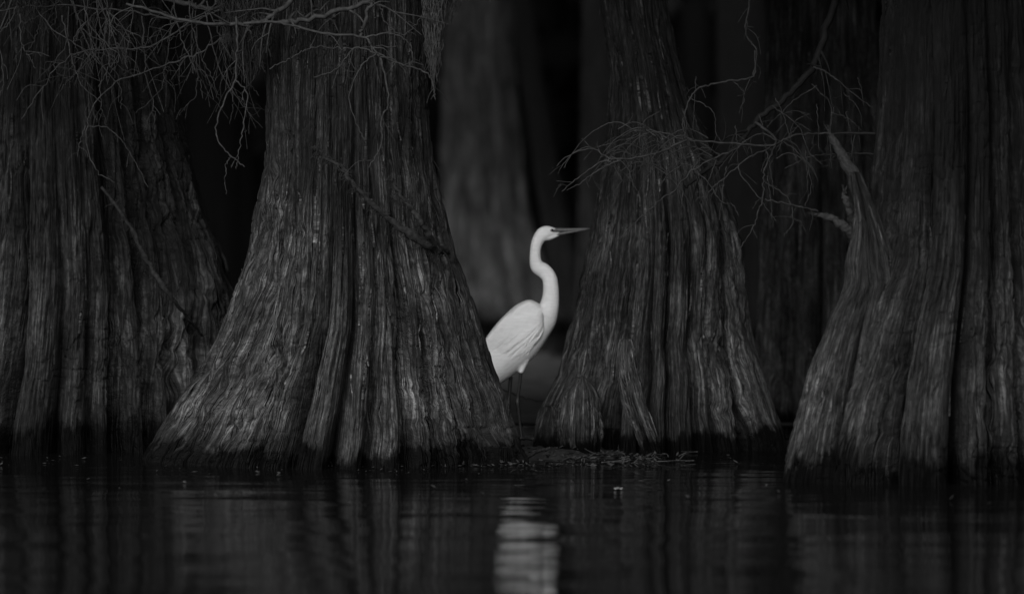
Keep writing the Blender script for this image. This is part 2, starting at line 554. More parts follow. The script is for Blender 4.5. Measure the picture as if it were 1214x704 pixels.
    a3 = 0.35 + 1.1 * sstep(-0.35, 0.35, fbm(U * 17, Z * 5.0, seed + 25, 2, 17))
    cut = 0.016 * a1 * crack(fbm(wu * n1 * 0.7, Z * 1.5, seed + 26, 2, int(n1 * 0.7) or 1) if False else fbm(wu * n1, Z * 1.4, seed + 26, 2, n1), 0.10)
    cut = cut + 0.011 * a2 * crack(fbm(wu * n2, Z * 3.6, seed + 27, 2, n2), 0.16)
    cut = cut + 0.006 * a3 * crack(vn(wu * n1 * 5, Z * 8.0, seed + 28, n1 * 5), 0.30)
    n4 = int(n1 * 1.6)
    cz_ = vn(wu * n4 + 0.8 * vn(U * 40, Z * 14, seed + 23, 40), Z * 24.0, seed + 9, n4)
    plate = -np.clip(0.25 - np.abs(cz_), 0, 1) * 4 * sstep(-0.05, 0.4, fbm(U * 9, Z * 3, seed + 10, 2, 9))
    und = fbm(U * 30, Z * 7.0, seed + 24, 3, 30)
    fine = fine * 1.35
    size = np.clip(hwg / 0.45, 0.45, 1.3)
    disp = (0.0050 * r1 * a1 + 0.0030 * r2 * a2 + 0.0022 * r3 + 0.0065 * plate + 0.006 * und - cut) * fine * size
    nrm = np.hypot(x, y) + 1e-9
    x2 = x + x / nrm * disp; y2 = y + y / nrm * disp
    V = np.stack([x2 + cx[:, None], y2 + depth + ytilt * Z, Z], -1)
    nz_, nt_ = Z.shape
    i = np.arange(nz_ - 1)[:, None] * nt_; j = np.arange(nt_)[None, :]; j2 = (j + 1) % nt_
    F = np.stack([i + j, i + j2, i + nt_ + j2, i + nt_ + j], -1).reshape(-1, 4)
    wb = U + 0.45 * (wu - U)
    BC = np.stack([bscale * np.cos(2 * math.pi * wb) + seed * 0.37 * (bscale != 1), bscale * np.sin(2 * math.pi * wb), Z * 0.06 + 0 * TH], -1).reshape(-1, 3)
    HZ = Z.reshape(-1)
    verts = [V.reshape(-1, 3)]; faces = [F]; bcs = [BC]; hzs = [HZ]
    base = nz_ * nt_
    # loose bark strips that stand off the trunk at one end
    nrows = int((zt + 0.12) / dz)
    for q in range(shreds):
        jj = int(rg.integers(0, nt_)); ii = int(rg.integers(int(0.35 / dz), nrows - 5))
        ln = int(rg.uniform(0.05, 0.20) / dz); wdt = rg.uniform(0.003, 0.008)
        idx = np.clip(ii + np.linspace(0, ln, 6).astype(int), 0, nz_ - 1)
        c = V[idx, jj]
        ax = np.array([cx[ii], depth, 0]); nr = c[0] - ax; nr[2] = 0; nr /= np.linalg.norm(nr)
        sd = np.array([-nr[1], nr[0], 0])
        s = np.linspace(0, 1, 6)
        if rg.random() < 0.5: s = s[::-1]
        lift = (0.001 + rg.uniform(0.006, 0.022) * s ** 2)[:, None] * nr
        c = c + lift + sd * (rg.normal() * 0.006 * s ** 2)[:, None]
        ww = (wdt * (1 - 0.6 * s))[:, None]
        vv = np.concatenate([c - sd * ww, c + sd * ww, c + sd * ww - nr * 0.0025, c - sd * ww - nr * 0.0025])
        a = np.arange(5)
        ff = np.concatenate([np.stack([a + p0, a + p1, a + p1 + 1, a + p0 + 1], 1) for p0, p1 in ((0, 6), (6, 12), (12, 18), (18, 0))])
        verts.append(vv); faces.append(ff + base); base += len(vv)
        bcs.append(np.tile(BC.reshape(nz_, nt_, 3)[ii, jj] + [rg.normal() * 0.2, 0, 0], (len(vv), 1)) + np.repeat(s, 1)[np.tile(np.arange(6), 4)][:, None] * 0.01)
        hzs.append(np.tile(zs[idx], 4))
    ob = mesh_obj(name, np.concatenate(verts), np.concatenate(faces), mat, parent, True,
                  {'barkco': ('FLOAT_VECTOR', np.concatenate(bcs)), 'height': ('FLOAT', np.concatenate(hzs))})
    return ob, (zs, cx, hw)


def crown(parent, cxy, z0, z1, rad, n, rng, size=0.26, limbs=4):
    """limbs and feathery foliage sprays above the picture, shaped to shade the trunk tops"""
    acc = Acc(); la = Acc()
    x, y = cxy
    for k in range(limbs):
        a = rng.uniform(0, 2 * math.pi); z = rng.uniform(z0, z1 * 0.8)
        r = rad * rng.uniform(0.6, 1.0)
        p = catmull([(x, y, z), (x + math.cos(a) * r * 0.5, y + math.sin(a) * r * 0.5, z + 0.35), (x + math.cos(a) * r, y + math.sin(a) * r, z + rng.uniform(-0.1, 0.5))], 8)
        la = Acc(); tube(la, p, np.linspace(0.06, 0.012, 8), 6); la.build('limb', M_LIMB, parent)
    m = n // 40
    for k in range(m):
        a = rng.uniform(0, 2 * math.pi); r = rad * math.sqrt(rng.random())
        z = z0 + (z1 - z0) * rng.random() ** 1.2 + 0.25 * r
        c = np.array([x + math.cos(a) * r, y + math.sin(a) * r, z]) + rng.normal(size=(40, 3)) * np.array([0.3, 0.3, 0.16])
        c[:, 2] = np.maximum(c[:, 2], 2.2 + 0.1 * rng.random(40))
        leaf_cloud(acc, c, 40, size, 0.35, rng, 0.5)
    acc.build('crown', M_LEAF, parent, False)


def tree(name, prof, depth, label, mat, seed, nth, grooves, cz=(2.6, 10), crad=2.5, cn=9000, cat='tree', group='bald cypress trees standing in the swamp', cshift=(0, 0), **kw):
    p0 = max(prof, key=lambda r: r[0])
    bx = ((p0[1] + p0[2]) / 2 - CX) / FPX * depth
    root = empty(name, (bx, depth, 0))
    tag(root, label, cat, group)
    ob, info = trunk_mesh('trunk', prof, depth, mat, root, seed, nth, grooves, **kw)
    if cn:
        crown(root, (bx + cshift[0], depth + cshift[1]), cz[0], cz[1], crad, cn, np.random.default_rng(seed + 50))
    return root


# rows: photo y, left edge, right edge
PB = [(-400, 330, 488), (0, 318, 504), (85, 318, 506), (190, 314, 513), (298, 295, 539), (345, 280, 556), (389, 264, 570), (430, 240, 583), (480, 206, 604), (520, 180, 618), (545, 166, 624), (580, 158, 628)]
PC = [(-400, 722, 772), (0, 712, 790), (38, 716, 797), (85, 724, 808), (140, 722, 826), (192, 716, 848), (277, 700, 876), (316, 692, 882), (407, 670, 893), (448, 660, 906), (485, 640, 918), (507, 634, 925), (540, 630, 930), (570, 630, 932)]
PA = [(-400, -30, 170), (0, -52, 196), (100, -70, 208), (230, -92, 238), (345, -120, 276), (440, -145, 296), (500, -165, 306), (545, -175, 312), (580, -178, 314)]
PE = [(-400, 1060, 1215), (0, 1046, 1228), (100, 1042, 1234), (170, 1038, 1240), (250, 1030, 1246), (315, 1016, 1254), (375, 987, 1264), (460, 953, 1278), (528, 934, 1290), (565, 928, 1295), (600, 926, 1298)]
PD = [(-400, 925, 1010), (0, 914, 1036), (128, 907, 1044), (250, 903, 1050), (380, 897, 1058), (460, 892, 1064), (510, 889, 1068), (560, 887, 1070)]

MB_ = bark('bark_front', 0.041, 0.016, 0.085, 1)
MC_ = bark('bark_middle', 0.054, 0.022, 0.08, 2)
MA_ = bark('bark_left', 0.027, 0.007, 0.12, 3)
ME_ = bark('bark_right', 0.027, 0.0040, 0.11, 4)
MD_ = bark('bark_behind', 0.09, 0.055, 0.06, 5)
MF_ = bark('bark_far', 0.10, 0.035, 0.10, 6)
MH_ = bark('bark_far_half_lit', 0.027, 0.008, 0.06, 8)  # lighter copy of the dim far bark, painting trunks as partly lit
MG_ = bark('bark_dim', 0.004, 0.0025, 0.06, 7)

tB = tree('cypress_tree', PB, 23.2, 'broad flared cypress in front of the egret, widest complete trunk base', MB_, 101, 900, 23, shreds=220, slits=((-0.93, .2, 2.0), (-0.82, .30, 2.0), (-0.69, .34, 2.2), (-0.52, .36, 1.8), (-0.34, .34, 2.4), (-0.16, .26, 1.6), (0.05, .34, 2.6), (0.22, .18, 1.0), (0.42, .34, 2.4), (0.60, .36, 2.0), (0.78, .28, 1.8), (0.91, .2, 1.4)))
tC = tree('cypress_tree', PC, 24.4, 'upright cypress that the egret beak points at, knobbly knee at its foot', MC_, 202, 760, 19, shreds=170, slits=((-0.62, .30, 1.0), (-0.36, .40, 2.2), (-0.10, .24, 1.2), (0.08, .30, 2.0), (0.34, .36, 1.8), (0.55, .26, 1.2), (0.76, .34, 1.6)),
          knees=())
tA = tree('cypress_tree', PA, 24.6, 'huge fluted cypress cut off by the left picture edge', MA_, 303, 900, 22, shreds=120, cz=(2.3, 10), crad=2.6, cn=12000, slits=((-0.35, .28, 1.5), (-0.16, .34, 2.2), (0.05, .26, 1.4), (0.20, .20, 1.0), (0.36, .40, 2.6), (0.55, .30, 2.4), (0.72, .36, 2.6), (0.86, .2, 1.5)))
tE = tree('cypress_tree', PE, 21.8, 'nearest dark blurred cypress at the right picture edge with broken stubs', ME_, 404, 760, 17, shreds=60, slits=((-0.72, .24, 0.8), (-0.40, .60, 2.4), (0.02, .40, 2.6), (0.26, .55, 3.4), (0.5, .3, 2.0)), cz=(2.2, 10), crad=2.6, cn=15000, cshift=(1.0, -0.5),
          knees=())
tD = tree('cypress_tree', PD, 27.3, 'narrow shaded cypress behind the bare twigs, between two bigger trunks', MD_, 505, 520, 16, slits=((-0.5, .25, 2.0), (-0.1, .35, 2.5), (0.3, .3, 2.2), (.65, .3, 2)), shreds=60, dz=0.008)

MEB = bark('bark_buttress_lit', 0.037, 0.013, 0.10, 9)  # paler copy of the right trunk's bark, painting its buttress as lit
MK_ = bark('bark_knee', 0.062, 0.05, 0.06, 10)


def root_lump(name, parent, prof, depth, mat, seed, grooves, slits, **kw):
    """a root or knee grown to the foot of a tree: bark in its own tone, closed at the top"""
    zt = at(0, min(r[0] for r in prof), depth).z
    trunk_mesh(name, prof, depth, mat, parent, seed, 260, grooves, slits=slits, zt=zt, ztop=zt + 0.004, rtop=0.3, shreds=0, dz=0.004, fine=1.7, **kw)


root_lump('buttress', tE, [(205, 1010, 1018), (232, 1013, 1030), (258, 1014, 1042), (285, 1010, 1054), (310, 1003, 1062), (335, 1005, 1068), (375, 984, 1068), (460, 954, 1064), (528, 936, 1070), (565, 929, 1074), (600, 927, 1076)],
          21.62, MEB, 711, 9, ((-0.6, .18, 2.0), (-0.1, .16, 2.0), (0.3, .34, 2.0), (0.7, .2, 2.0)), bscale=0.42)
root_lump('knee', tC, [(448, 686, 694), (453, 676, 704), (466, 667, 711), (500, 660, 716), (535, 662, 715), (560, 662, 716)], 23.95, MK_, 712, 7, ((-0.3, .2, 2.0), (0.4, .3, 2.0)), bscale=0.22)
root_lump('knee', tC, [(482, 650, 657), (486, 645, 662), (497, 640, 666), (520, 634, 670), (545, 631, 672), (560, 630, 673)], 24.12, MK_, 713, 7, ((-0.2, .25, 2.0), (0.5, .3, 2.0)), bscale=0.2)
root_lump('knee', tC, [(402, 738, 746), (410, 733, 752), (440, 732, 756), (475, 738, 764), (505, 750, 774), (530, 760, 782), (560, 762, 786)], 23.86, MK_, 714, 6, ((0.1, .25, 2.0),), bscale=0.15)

# far trunks, out of focus
FAR = [
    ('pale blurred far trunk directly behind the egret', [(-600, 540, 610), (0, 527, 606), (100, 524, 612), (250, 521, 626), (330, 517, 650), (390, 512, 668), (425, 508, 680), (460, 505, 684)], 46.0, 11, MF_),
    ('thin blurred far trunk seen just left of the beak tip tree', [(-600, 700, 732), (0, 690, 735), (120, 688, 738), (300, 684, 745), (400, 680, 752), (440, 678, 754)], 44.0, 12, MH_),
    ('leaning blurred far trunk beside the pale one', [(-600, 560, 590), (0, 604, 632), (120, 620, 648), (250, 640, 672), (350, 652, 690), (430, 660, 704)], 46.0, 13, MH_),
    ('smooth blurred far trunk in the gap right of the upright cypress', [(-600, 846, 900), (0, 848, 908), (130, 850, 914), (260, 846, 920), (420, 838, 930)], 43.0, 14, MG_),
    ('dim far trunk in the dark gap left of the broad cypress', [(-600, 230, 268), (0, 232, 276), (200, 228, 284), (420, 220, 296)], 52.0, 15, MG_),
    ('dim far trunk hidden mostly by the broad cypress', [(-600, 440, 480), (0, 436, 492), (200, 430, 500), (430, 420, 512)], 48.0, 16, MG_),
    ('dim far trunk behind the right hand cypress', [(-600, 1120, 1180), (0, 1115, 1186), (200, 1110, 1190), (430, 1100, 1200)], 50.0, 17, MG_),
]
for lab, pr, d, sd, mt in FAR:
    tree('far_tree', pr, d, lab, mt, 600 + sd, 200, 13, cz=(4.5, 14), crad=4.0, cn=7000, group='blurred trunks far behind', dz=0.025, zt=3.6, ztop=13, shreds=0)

# ------------------------------------------------------------------ bare branches
def px_path(pts, d):
    return [tuple(at(p[0], p[1], d + (p[2] if len(p) > 2 else 0))) for p in pts]


def add_branch(acc, pts, d, r0, r1, rng, side=0, wig=0.004, slen=0.14, droop=0.6):
    """a twig through photo points at distance d, with forking side twigs"""
    r0 *= 0.78; r1 *= 0.85
    P = px_path(pts, d)
    n = max(10, 7 * len(pts))
    c = catmull(P, n)
    c[1:-1] += rng.normal(size=(n - 2, 3)) * wig
    tube(acc, c, np.linspace(r0, r1, n), 6)
    L = np.linalg.norm(np.diff(c, axis=0), axis=1).sum()
    for k in range(side):
        i = int(rng.uniform(0.15, 0.98) * (n - 1))
        tn = c[min(i + 1, n - 1)] - c[max(i - 1, 0)]; tn /= np.linalg.norm(tn) + 1e-9
        a = rng.normal(size=3); a[1] *= 0.6; a -= tn * (a @ tn); a /= np.linalg.norm(a)
        l = slen * rng.uniform(0.4, 1.5)
        d1 = tn * 0.7 + a * 0.8; d2 = d1 * 0.5 + np.array([0, 0, -droop]) + rng.normal(size=3) * 0.3
        q = catmull([c[i], c[i] + d1 * l * 0.5, c[i] + d1 * l * 0.6 + d2 * l * 0.6], 8)
        rr = np.interp(i, [0, n - 1], [r0, r1]) * 0.6
        tube(acc, q, np.linspace(rr, 0.0012, 8), 5)
        if rng.random() < 0.6:
            b = q[4]; e = b + (d1 * 0.4 + rng.normal(size=3) * 0.5 + np.array([0, 0, -droop * 0.5])) * l * 0.6
            tube(acc, catmull([b, (b + e) / 2 + rng.normal(size=3) * 0.008, e], 6), np.linspace(rr * 0.6, 0.001, 6), 5)


rb = np.random.default_rng(21)
# bough of the broad cypress, reaching across its own trunk
a = Acc()
add_branch(a, [(395, -60, 0.3), (350, -5), (320, 20), (289, 29), (230, 26), (150, 5)], 22.75, 0.016, 0.006, rb, 14, 0.004, 0.18)
add_branch(a, [(289, 28), (330, 27), (378, 39), (431, 45), (446, 62), (479, 78), (506, 86), (514, 104), (516, 118)], 22.6, 0.0075, 0.003, rb, 6, 0.002, 0.10)
add_branch(a, [(330, 27), (360, 24), (437, 3), (470, -20)], 22.75, 0.014, 0.010, rb, 8)
add_branch(a, [(431, 45), (460, 40), (480, 47), (488, 58), (489, 78)], 22.6, 0.005, 0.0025, rb, 3, 0.002, 0.08)
add_branch(a, [(446, 62), (452, 74), (461, 119), (453, 140), (452, 172), (437, 199)], 22.55, 0.006, 0.0025, rb, 3, 0.002, 0.09)
add_branch(a, [(446, 64), (428, 80), (414, 116), (425, 151), (434, 170)], 22.55, 0.0045, 0.002, rb, 2, 0.002, 0.08)
add_branch(a, [(446, 64), (420, 57), (400, 82), (372, 92)], 22.55, 0.004, 0.002, rb, 3, 0.002, 0.08)
add_branch(a, [(420, 57), (405, 75), (393, 105)], 22.55, 0.003, 0.0015, rb, 2, 0.002, 0.06)
add_branch(a, [(427, 44), (432, 25), (445, -10), (450, -30)], 22.7, 0.008, 0.010, rb, 3)
add_branch(a, [(320, 82), (345, 68), (375, 56), (420, 57), (470, 55)], 22.65, 0.003, 0.003, rb, 3)
add_branch(a, [(280, 20), (281, 47), (279, 95), (265, 120), (256, 160), (273, 184), (290, 198)], 22.7, 0.006, 0.0025, rb, 3, 0.002, 0.09)
add_branch(a, [(279, 95), (293, 113), (288, 150), (283, 181), (280, 200)], 22.7, 0.0045, 0.002, rb, 2, 0.002, 0.07)
add_branch(a, [(273, 184), (268, 200), (268, 230)], 22.7, 0.003, 0.0015, rb, 0)
add_branch(a, [(440, 0), (452, 12), (456, 25), (480, 42), (500, 18)], 22.7, 0.004, 0.002, rb, 3, 0.002, 0.08)
a.build('branch', M_BRANCH, tB)

# bough of the left cypress, with a curtain of drooping twigs
a = Acc()
add_branch(a, [(70, -70, 0.5), (110, -30, 0.1), (200, 0), (262, 12), (330, 18)], 23.5, 0.022, 0.008, rb, 10, 0.004, 0.2)
add_branch(a, [(70, -70, 0.5), (40, -25), (-30, 5)], 23.6, 0.02, 0.008, rb, 8, 0.004, 0.2)
add_branch(a, [(262, 12), (226, 26), (179, 55), (130, 58), (85, 66), (55, 98), (26, 141)], 23.4, 0.006, 0.002, rb, 9, 0.003, 0.14)
add_branch(a, [(270, 40), (234, 64), (190, 80), (132, 102), (102, 149), (113, 200), (136, 217)], 23.4, 0.0055, 0.002, rb, 8, 0.003, 0.12)
add_branch(a, [(300, 22), (240, 30), (170, 16), (60, 6), (-20, 14)], 23.5, 0.007, 0.003, rb, 14, 0.004, 0.16)
add_branch(a, [(102, 149), (95, 168), (92, 186)], 23.4, 0.003, 0.0015, rb, 2, 0.002, 0.06)
add_branch(a, [(105, 150), (128, 152), (150, 175), (176, 222)], 23.45, 0.003, 0.0015, rb, 2, 0.002, 0.06)
for k in range(46):
    x = rb.uniform(-10, 320); y = rb.uniform(-15, 40); l = rb.uniform(40, 120); dx = rb.normal() * 35
    add_branch(a, [(x, y - 20), (x + dx * 0.4, y + l * 0.35), (x + dx + rb.normal() * 8, y + l * 0.75), (x + dx * 1.3 + rb.normal() * 12, y + l)], 23.4 + rb.uniform(-0.3, 0.25), 0.0042, 0.0014, rb, 4, 0.003, 0.10, 0.7)
a.build('branch', M_BRANCH, tA)

# bough of the right cypress, curling down in front of the upright one
a = Acc()
D_ = 23.0
add_branch(a, [(1060, -60, -0.55), (1010, -20, -0.2), (990, 0), (964, 77), (928, 119), (895, 145), (869, 178), (830, 207), (812, 222)], D_ + 0.25, 0.024, 0.008, rb, 6, 0.004, 0.14)
a.build('branch', M_LIMB, tE)
a = Acc()
add_branch(a, [(895, 145), (915, 160), (915, 173), (860, 169), (814, 166), (781, 157), (742, 165), (709, 175)], D_ - 0.05, 0.008, 0.002, rb, 5, 0.002, 0.10)
add_branch(a, [(918, 172), (944, 160), (990, 158), (1045, 158, -0.6)], D_, 0.005, 0.006, rb, 4, 0.002, 0.1)
add_branch(a, [(814, 166), (771, 184), (725, 188), (702, 176), (675, 184), (660, 197)], D_ - 0.08, 0.006, 0.0018, rb, 3, 0.0015, 0.08)
add_branch(a, [(725, 188), (709, 194), (684, 212), (666, 227)], D_ - 0.08, 0.005, 0.0018, rb, 2, 0.0015, 0.06)
add_branch(a, [(735, 190), (712, 200), (690, 216), (672, 226)], D_ - 0.1, 0.004, 0.0016, rb, 1, 0.0015, 0.05)
add_branch(a, [(718, 189), (727, 196), (738, 214)], D_ - 0.08, 0.006, 0.002, rb, 1, 0.0015, 0.05)
add_branch(a, [(725, 186), (742, 196), (752, 222)], D_ - 0.08, 0.004, 0.0016, rb, 1, 0.0015, 0.05)
add_branch(a, [(781, 157), (762, 150), (768, 140), (782, 132)], D_ - 0.05, 0.003, 0.0016, rb, 1, 0.0015, 0.05)
add_branch(a, [(895, 60), (893, 90), (860, 97), (830, 104), (816, 122), (810, 145), (812, 164)], D_, 0.0055, 0.004, rb, 4, 0.002, 0.09)
add_branch(a, [(905, -60), (890, 0), (884, 40), (897, 60), (893, 90)], D_ + 0.1, 0.006, 0.004, rb, 4, 0.002, 0.1)
add_branch(a, [(816, 115), (845, 132), (848, 155), (855, 168)], D_, 0.003, 0.0018, rb, 1, 0.002, 0.06)
add_branch(a, [(868, 95), (882, 112), (876, 135)], D_, 0.003, 0.0018, rb, 2, 0.002, 0.05)
add_branch(a, [(920, 170), (906, 205), (905, 232), (898, 255), (890, 275), (876, 296)], D_, 0.006, 0.002, rb, 4, 0.002, 0.09)
add_branch(a, [(915, 173), (876, 197), (890, 222), (908, 246), (920, 262)], D_, 0.0045, 0.002, rb, 3, 0.002, 0.08)
add_branch(a, [(876, 197), (850, 218), (838, 232), (832, 250)], D_, 0.004, 0.0016, rb, 3, 0.002, 0.08)
add_branch(a, [(830, 190), (823, 201), (838, 214), (853, 237), (868, 243), (876, 256)], D_, 0.0045, 0.0018, rb, 3, 0.002, 0.08)
add_branch(a, [(869, 178), (823, 201), (800, 226), (784, 236), (755, 262), (730, 287)], D_, 0.0045, 0.0018, rb, 2, 0.002, 0.07)
add_branch(a, [(907, 236), (938, 243), (970, 250)], D_, 0.005, 0.003, rb, 2, 0.002, 0.08)
add_branch(a, [(905, 215), (935, 236), (940, 262), (930, 280)], D_, 0.004, 0.002, rb, 2, 0.002, 0.08)
add_branch(a, [(964, 80), (980, 86), (1005, 106), (1033, 127)], D_, 0.006, 0.003, rb, 4, 0.002, 0.1)
add_branch(a, [(962, 100), (975, 112), (985, 126), (984, 170), (987, 201)], D_, 0.004, 0.002, rb, 3, 0.002, 0.09)
add_branch(a, [(985, 134), (1005, 140), (1025, 158)], D_, 0.004, 0.002, rb, 2, 0.002, 0.07)
add_branch(a, [(1000, 110), (1018, 130), (1022, 152)], D_, 0.003, 0.0016, rb, 1, 0.002, 0.06)
add_branch(a, [(915, 125), (945, 148), (958, 178), (975, 195)], D_, 0.004, 0.002, rb, 3, 0.002, 0.09)
add_branch(a, [(921, 165), (948, 182), (962, 215), (955, 245)], D_, 0.004, 0.002, rb, 3, 0.002, 0.09)
add_branch(a, [(1040, 183, -0.5), (1000, 182), (960, 186), (930, 200)], D_, 0.005, 0.002, rb, 3, 0.002, 0.09)
for k in range(26):
    x = rb.uniform(690, 930); y = rb.uniform(150, 205); l = rb.uniform(35, 75); sx = -1 if rb.random() < 0.75 else 1
    add_branch(a, [(x, y), (x + sx * l * 0.35, y - l * 0.16), (x + sx * l * 0.75, y + l * 0.02), (x + sx * l * 1.05, y + l * 0.34), (x + sx * l * 1.2, y + l * 0.6)], D_ + rb.uniform(-0.15, 0.1), 0.0036, 0.0012, rb, 1, 0.0008, 0.05)
for k in range(16):
    x = rb.uniform(820, 1020); y = rb.uniform(90, 215); l = rb.uniform(25, 65); dx = rb.normal() * 22
    add_branch(a, [(x, y), (x + dx * 0.5, y + l * 0.4), (x + dx, y + l)], D_ + rb.uniform(-0.12, 0.12), 0.0034, 0.0012, rb, 2, 0.002, 0.06)
a.build('branch', M_BRANCH, tE)


def stub(parent, pts, d, rads, seed):
    g = np.random.default_rng(seed)
    acc = Acc()
    c = catmull(px_path(pts, d), 26)
    c[:, :] += g.normal(size=c.shape) * 0.0025
    rr = np.interp(np.linspace(0, 1, 26), np.linspace(0, 1, len(rads)), rads) * (1 + 0.05 * g.normal(size=26))
    tube(acc, c, rr, 10)
    # splintered end
    for k in range(5):
        e = c[0] + (c[0] - c[3]) * g.uniform(0.4, 1.2) + g.normal(size=3) * 0.006
        tube(acc, catmull([c[1], (c[0] + e) / 2, e], 4), np.linspace(rads[0] * 0.35, 0.001, 4), 5)
    return acc.build('broken_stub', MSTUB, parent)


MSTUB = plain('weathered_stub', 0.017, 0.85, 0.15, 0.45, 90, 0.9)
stub(tE, [(985, 160), (996, 180), (1010, 205), (1020, 235), (1030, 265, 0.05), (1052, 310, 0.15)], 21.68, [0.012, 0.019, 0.026, 0.03, 0.034, 0.05], 1)
stub(tE, [(968, 254), (985, 259), (1004, 272), (1020, 292, 0.05), (1045, 330, 0.15)], 21.65, [0.009, 0.015, 0.02, 0.028, 0.05], 2)
stub(tE, [(1000, 228), (1006, 248), (1018, 272, 0.05), (1042, 315, 0.15)], 21.65, [0.009, 0.013, 0.018, 0.03], 3)

# mossy dead vines that lie on the bark
def vine(pts, d, rads, label, mat, seed, hairs=60):
    g = np.random.default_rng(seed)
    P = px_path(pts, d)
    root = Acc()
    c = catmull(P, 40); c[1:-1] += g.normal(size=(38, 3)) * 0.003
    rr = np.interp(np.linspace(0, 1, 40), np.linspace(0, 1, len(rads)), rads) * (1 + 0.16 * g.normal(size=40))
    tube(root, c, rr, 8)
    for k in range(hairs):
        i = int(g.integers(0, 40))
        e = c[i] + g.normal(size=3) * np.array([0.02, 0.012, 0.016]) + np.array([0, 0, -0.012])
        tube(root, catmull([c[i], (c[i] + e) / 2 + g.normal(size=3) * 0.004, e], 4), np.linspace(0.002, 0.0008, 4), 4)
    o = root.build('dead_vine', mat)
    tag(o, label, 'vine', 'dead vines lying against the trunks')


vine([(374, 172), (384, 186), (404, 196), (415, 213), (440, 240), (468, 266, 0.03), (500, 286, 0.06), (518, 294, 0.13), (531, 299, 0.24)], 22.72, [0.004, 0.007, 0.008, 0.009, 0.013, 0.017, 0.02, 0.012], 'dark mossy vine slanting down across the middle of the broad cypress', M_VINE, 31, 420)
vine([(464, 205), (470, 225), (490, 250), (505, 272), (520, 298, 0.1)], 22.74, [0.004, 0.007, 0.01, 0.012, 0.013], 'short dark vine meeting the longer one on the broad cypress', M_VINE, 32, 70)
vine([(120, 222), (150, 262), (176, 312), (205, 355), (240, 398, 0.3)], 23.98, [0.006, 0.009, 0.011, 0.009, 0.006], 'thin dark vine slanting down the huge left cypress', M_VINE, 33, 60)

# hanging moss
def moss(name, x0, x1, y0, y1, d, n, label, mat, seed, taper=0.5):
    g = np.random.default_rng(seed)
    acc = Acc()
    for k in range(n):
        t = g.random()
        x = x0 + (x1 - x0) * g.random(); yb = y0 + (y1 - y0) * (0.3 + 0.7 * g.random() ** taper * (1 - abs((x - (x0 + x1) / 2) / (x1 - x0)) * 1.1))
        ys = y0 + (yb - y0) * g.random() * 0.5
        pts = []
        m = 7
        for q in range(m):
            s = q / (m - 1)
            pts.append(at(x + g.normal() * 2.2 + 0.15 * s * (x0 + x1 - 2 * x), ys + (yb - ys) * s, d + g.normal() * 0.03))
        tube(acc, catmull([tuple(p) for p in pts], 14), np.linspace(0.0014, 0.0007, 14), 4)
    o = acc.build(name, mat)
    tag(o, label, 'moss', 'clumps of hanging moss')


moss('hanging_moss', 501, 528, -40, 122, 22.7, 170, 'long thin grey moss tail hanging beside the pale blurred trunk', M_MOSS, 41)
moss('hanging_moss', 518, 548, -40, 34, 22.8, 90, 'short grey moss tuft beside the long moss tail', M_MOSS, 42)
moss('hanging_moss', 255, 335, -40, 112, 22.8, 260, 'wide dark moss veil in the gap left of the broad cypress', M_MOSSD, 43)
moss('hanging_moss', 10, 60, -40, 40, 23.3, 90, 'dark moss tuft in the twigs of the top left corner', M_MOSSD, 44)

# ------------------------------------------------------------------ mud bank, litter, sticks
nx, ny = 170, 110
xs = np.linspace(-1.0, 1.35, nx); ys = np.linspace(22.2, 25.6, ny)
X, Y = np.meshgrid(xs, ys)
front = 22.75 + 0.75 * sstep(0.05, 0.4, X) + 0.10 * np.sin(X * 3.1) + 0.30 * fbm(X * 4, Y * 0, 71, 3)
back = 24.75 + 0.15 * vn(X * 3, Y * 0, 72)
h = sstep(front - 0.15, front + 0.45, Y) * (1 - sstep(back - 0.2, back + 0.25, Y))
h = h * sstep(-1.0, -0.5, X) * (1 - sstep(0.3, 0.85, X))
Z = -0.03 + h * (0.042 + 0.02 * fbm(X * 9, Y * 9, 73, 3)) + 0.010 * fbm(X * 26, Y * 26, 74, 2) * h
bank_z = lambda x, y: float(Z[min(ny - 1, max(0, int((y - ys[0]) / (ys[-1] - ys[0]) * (ny - 1)))), min(nx - 1, max(0, int((x - xs[0]) / (xs[-1] - xs[0]) * (nx - 1))))])
v = np.stack([X.ravel(), Y.ravel(), Z.ravel()], 1)
i = np.arange(ny - 1)[:, None] * nx + np.arange(nx - 1)[None, :]
f = np.stack([i, i + 1, i + nx + 1, i + nx], -1).reshape(-1, 4)
tag(mesh_obj('mud_bank', v, f, M_MUD), kind='structure')

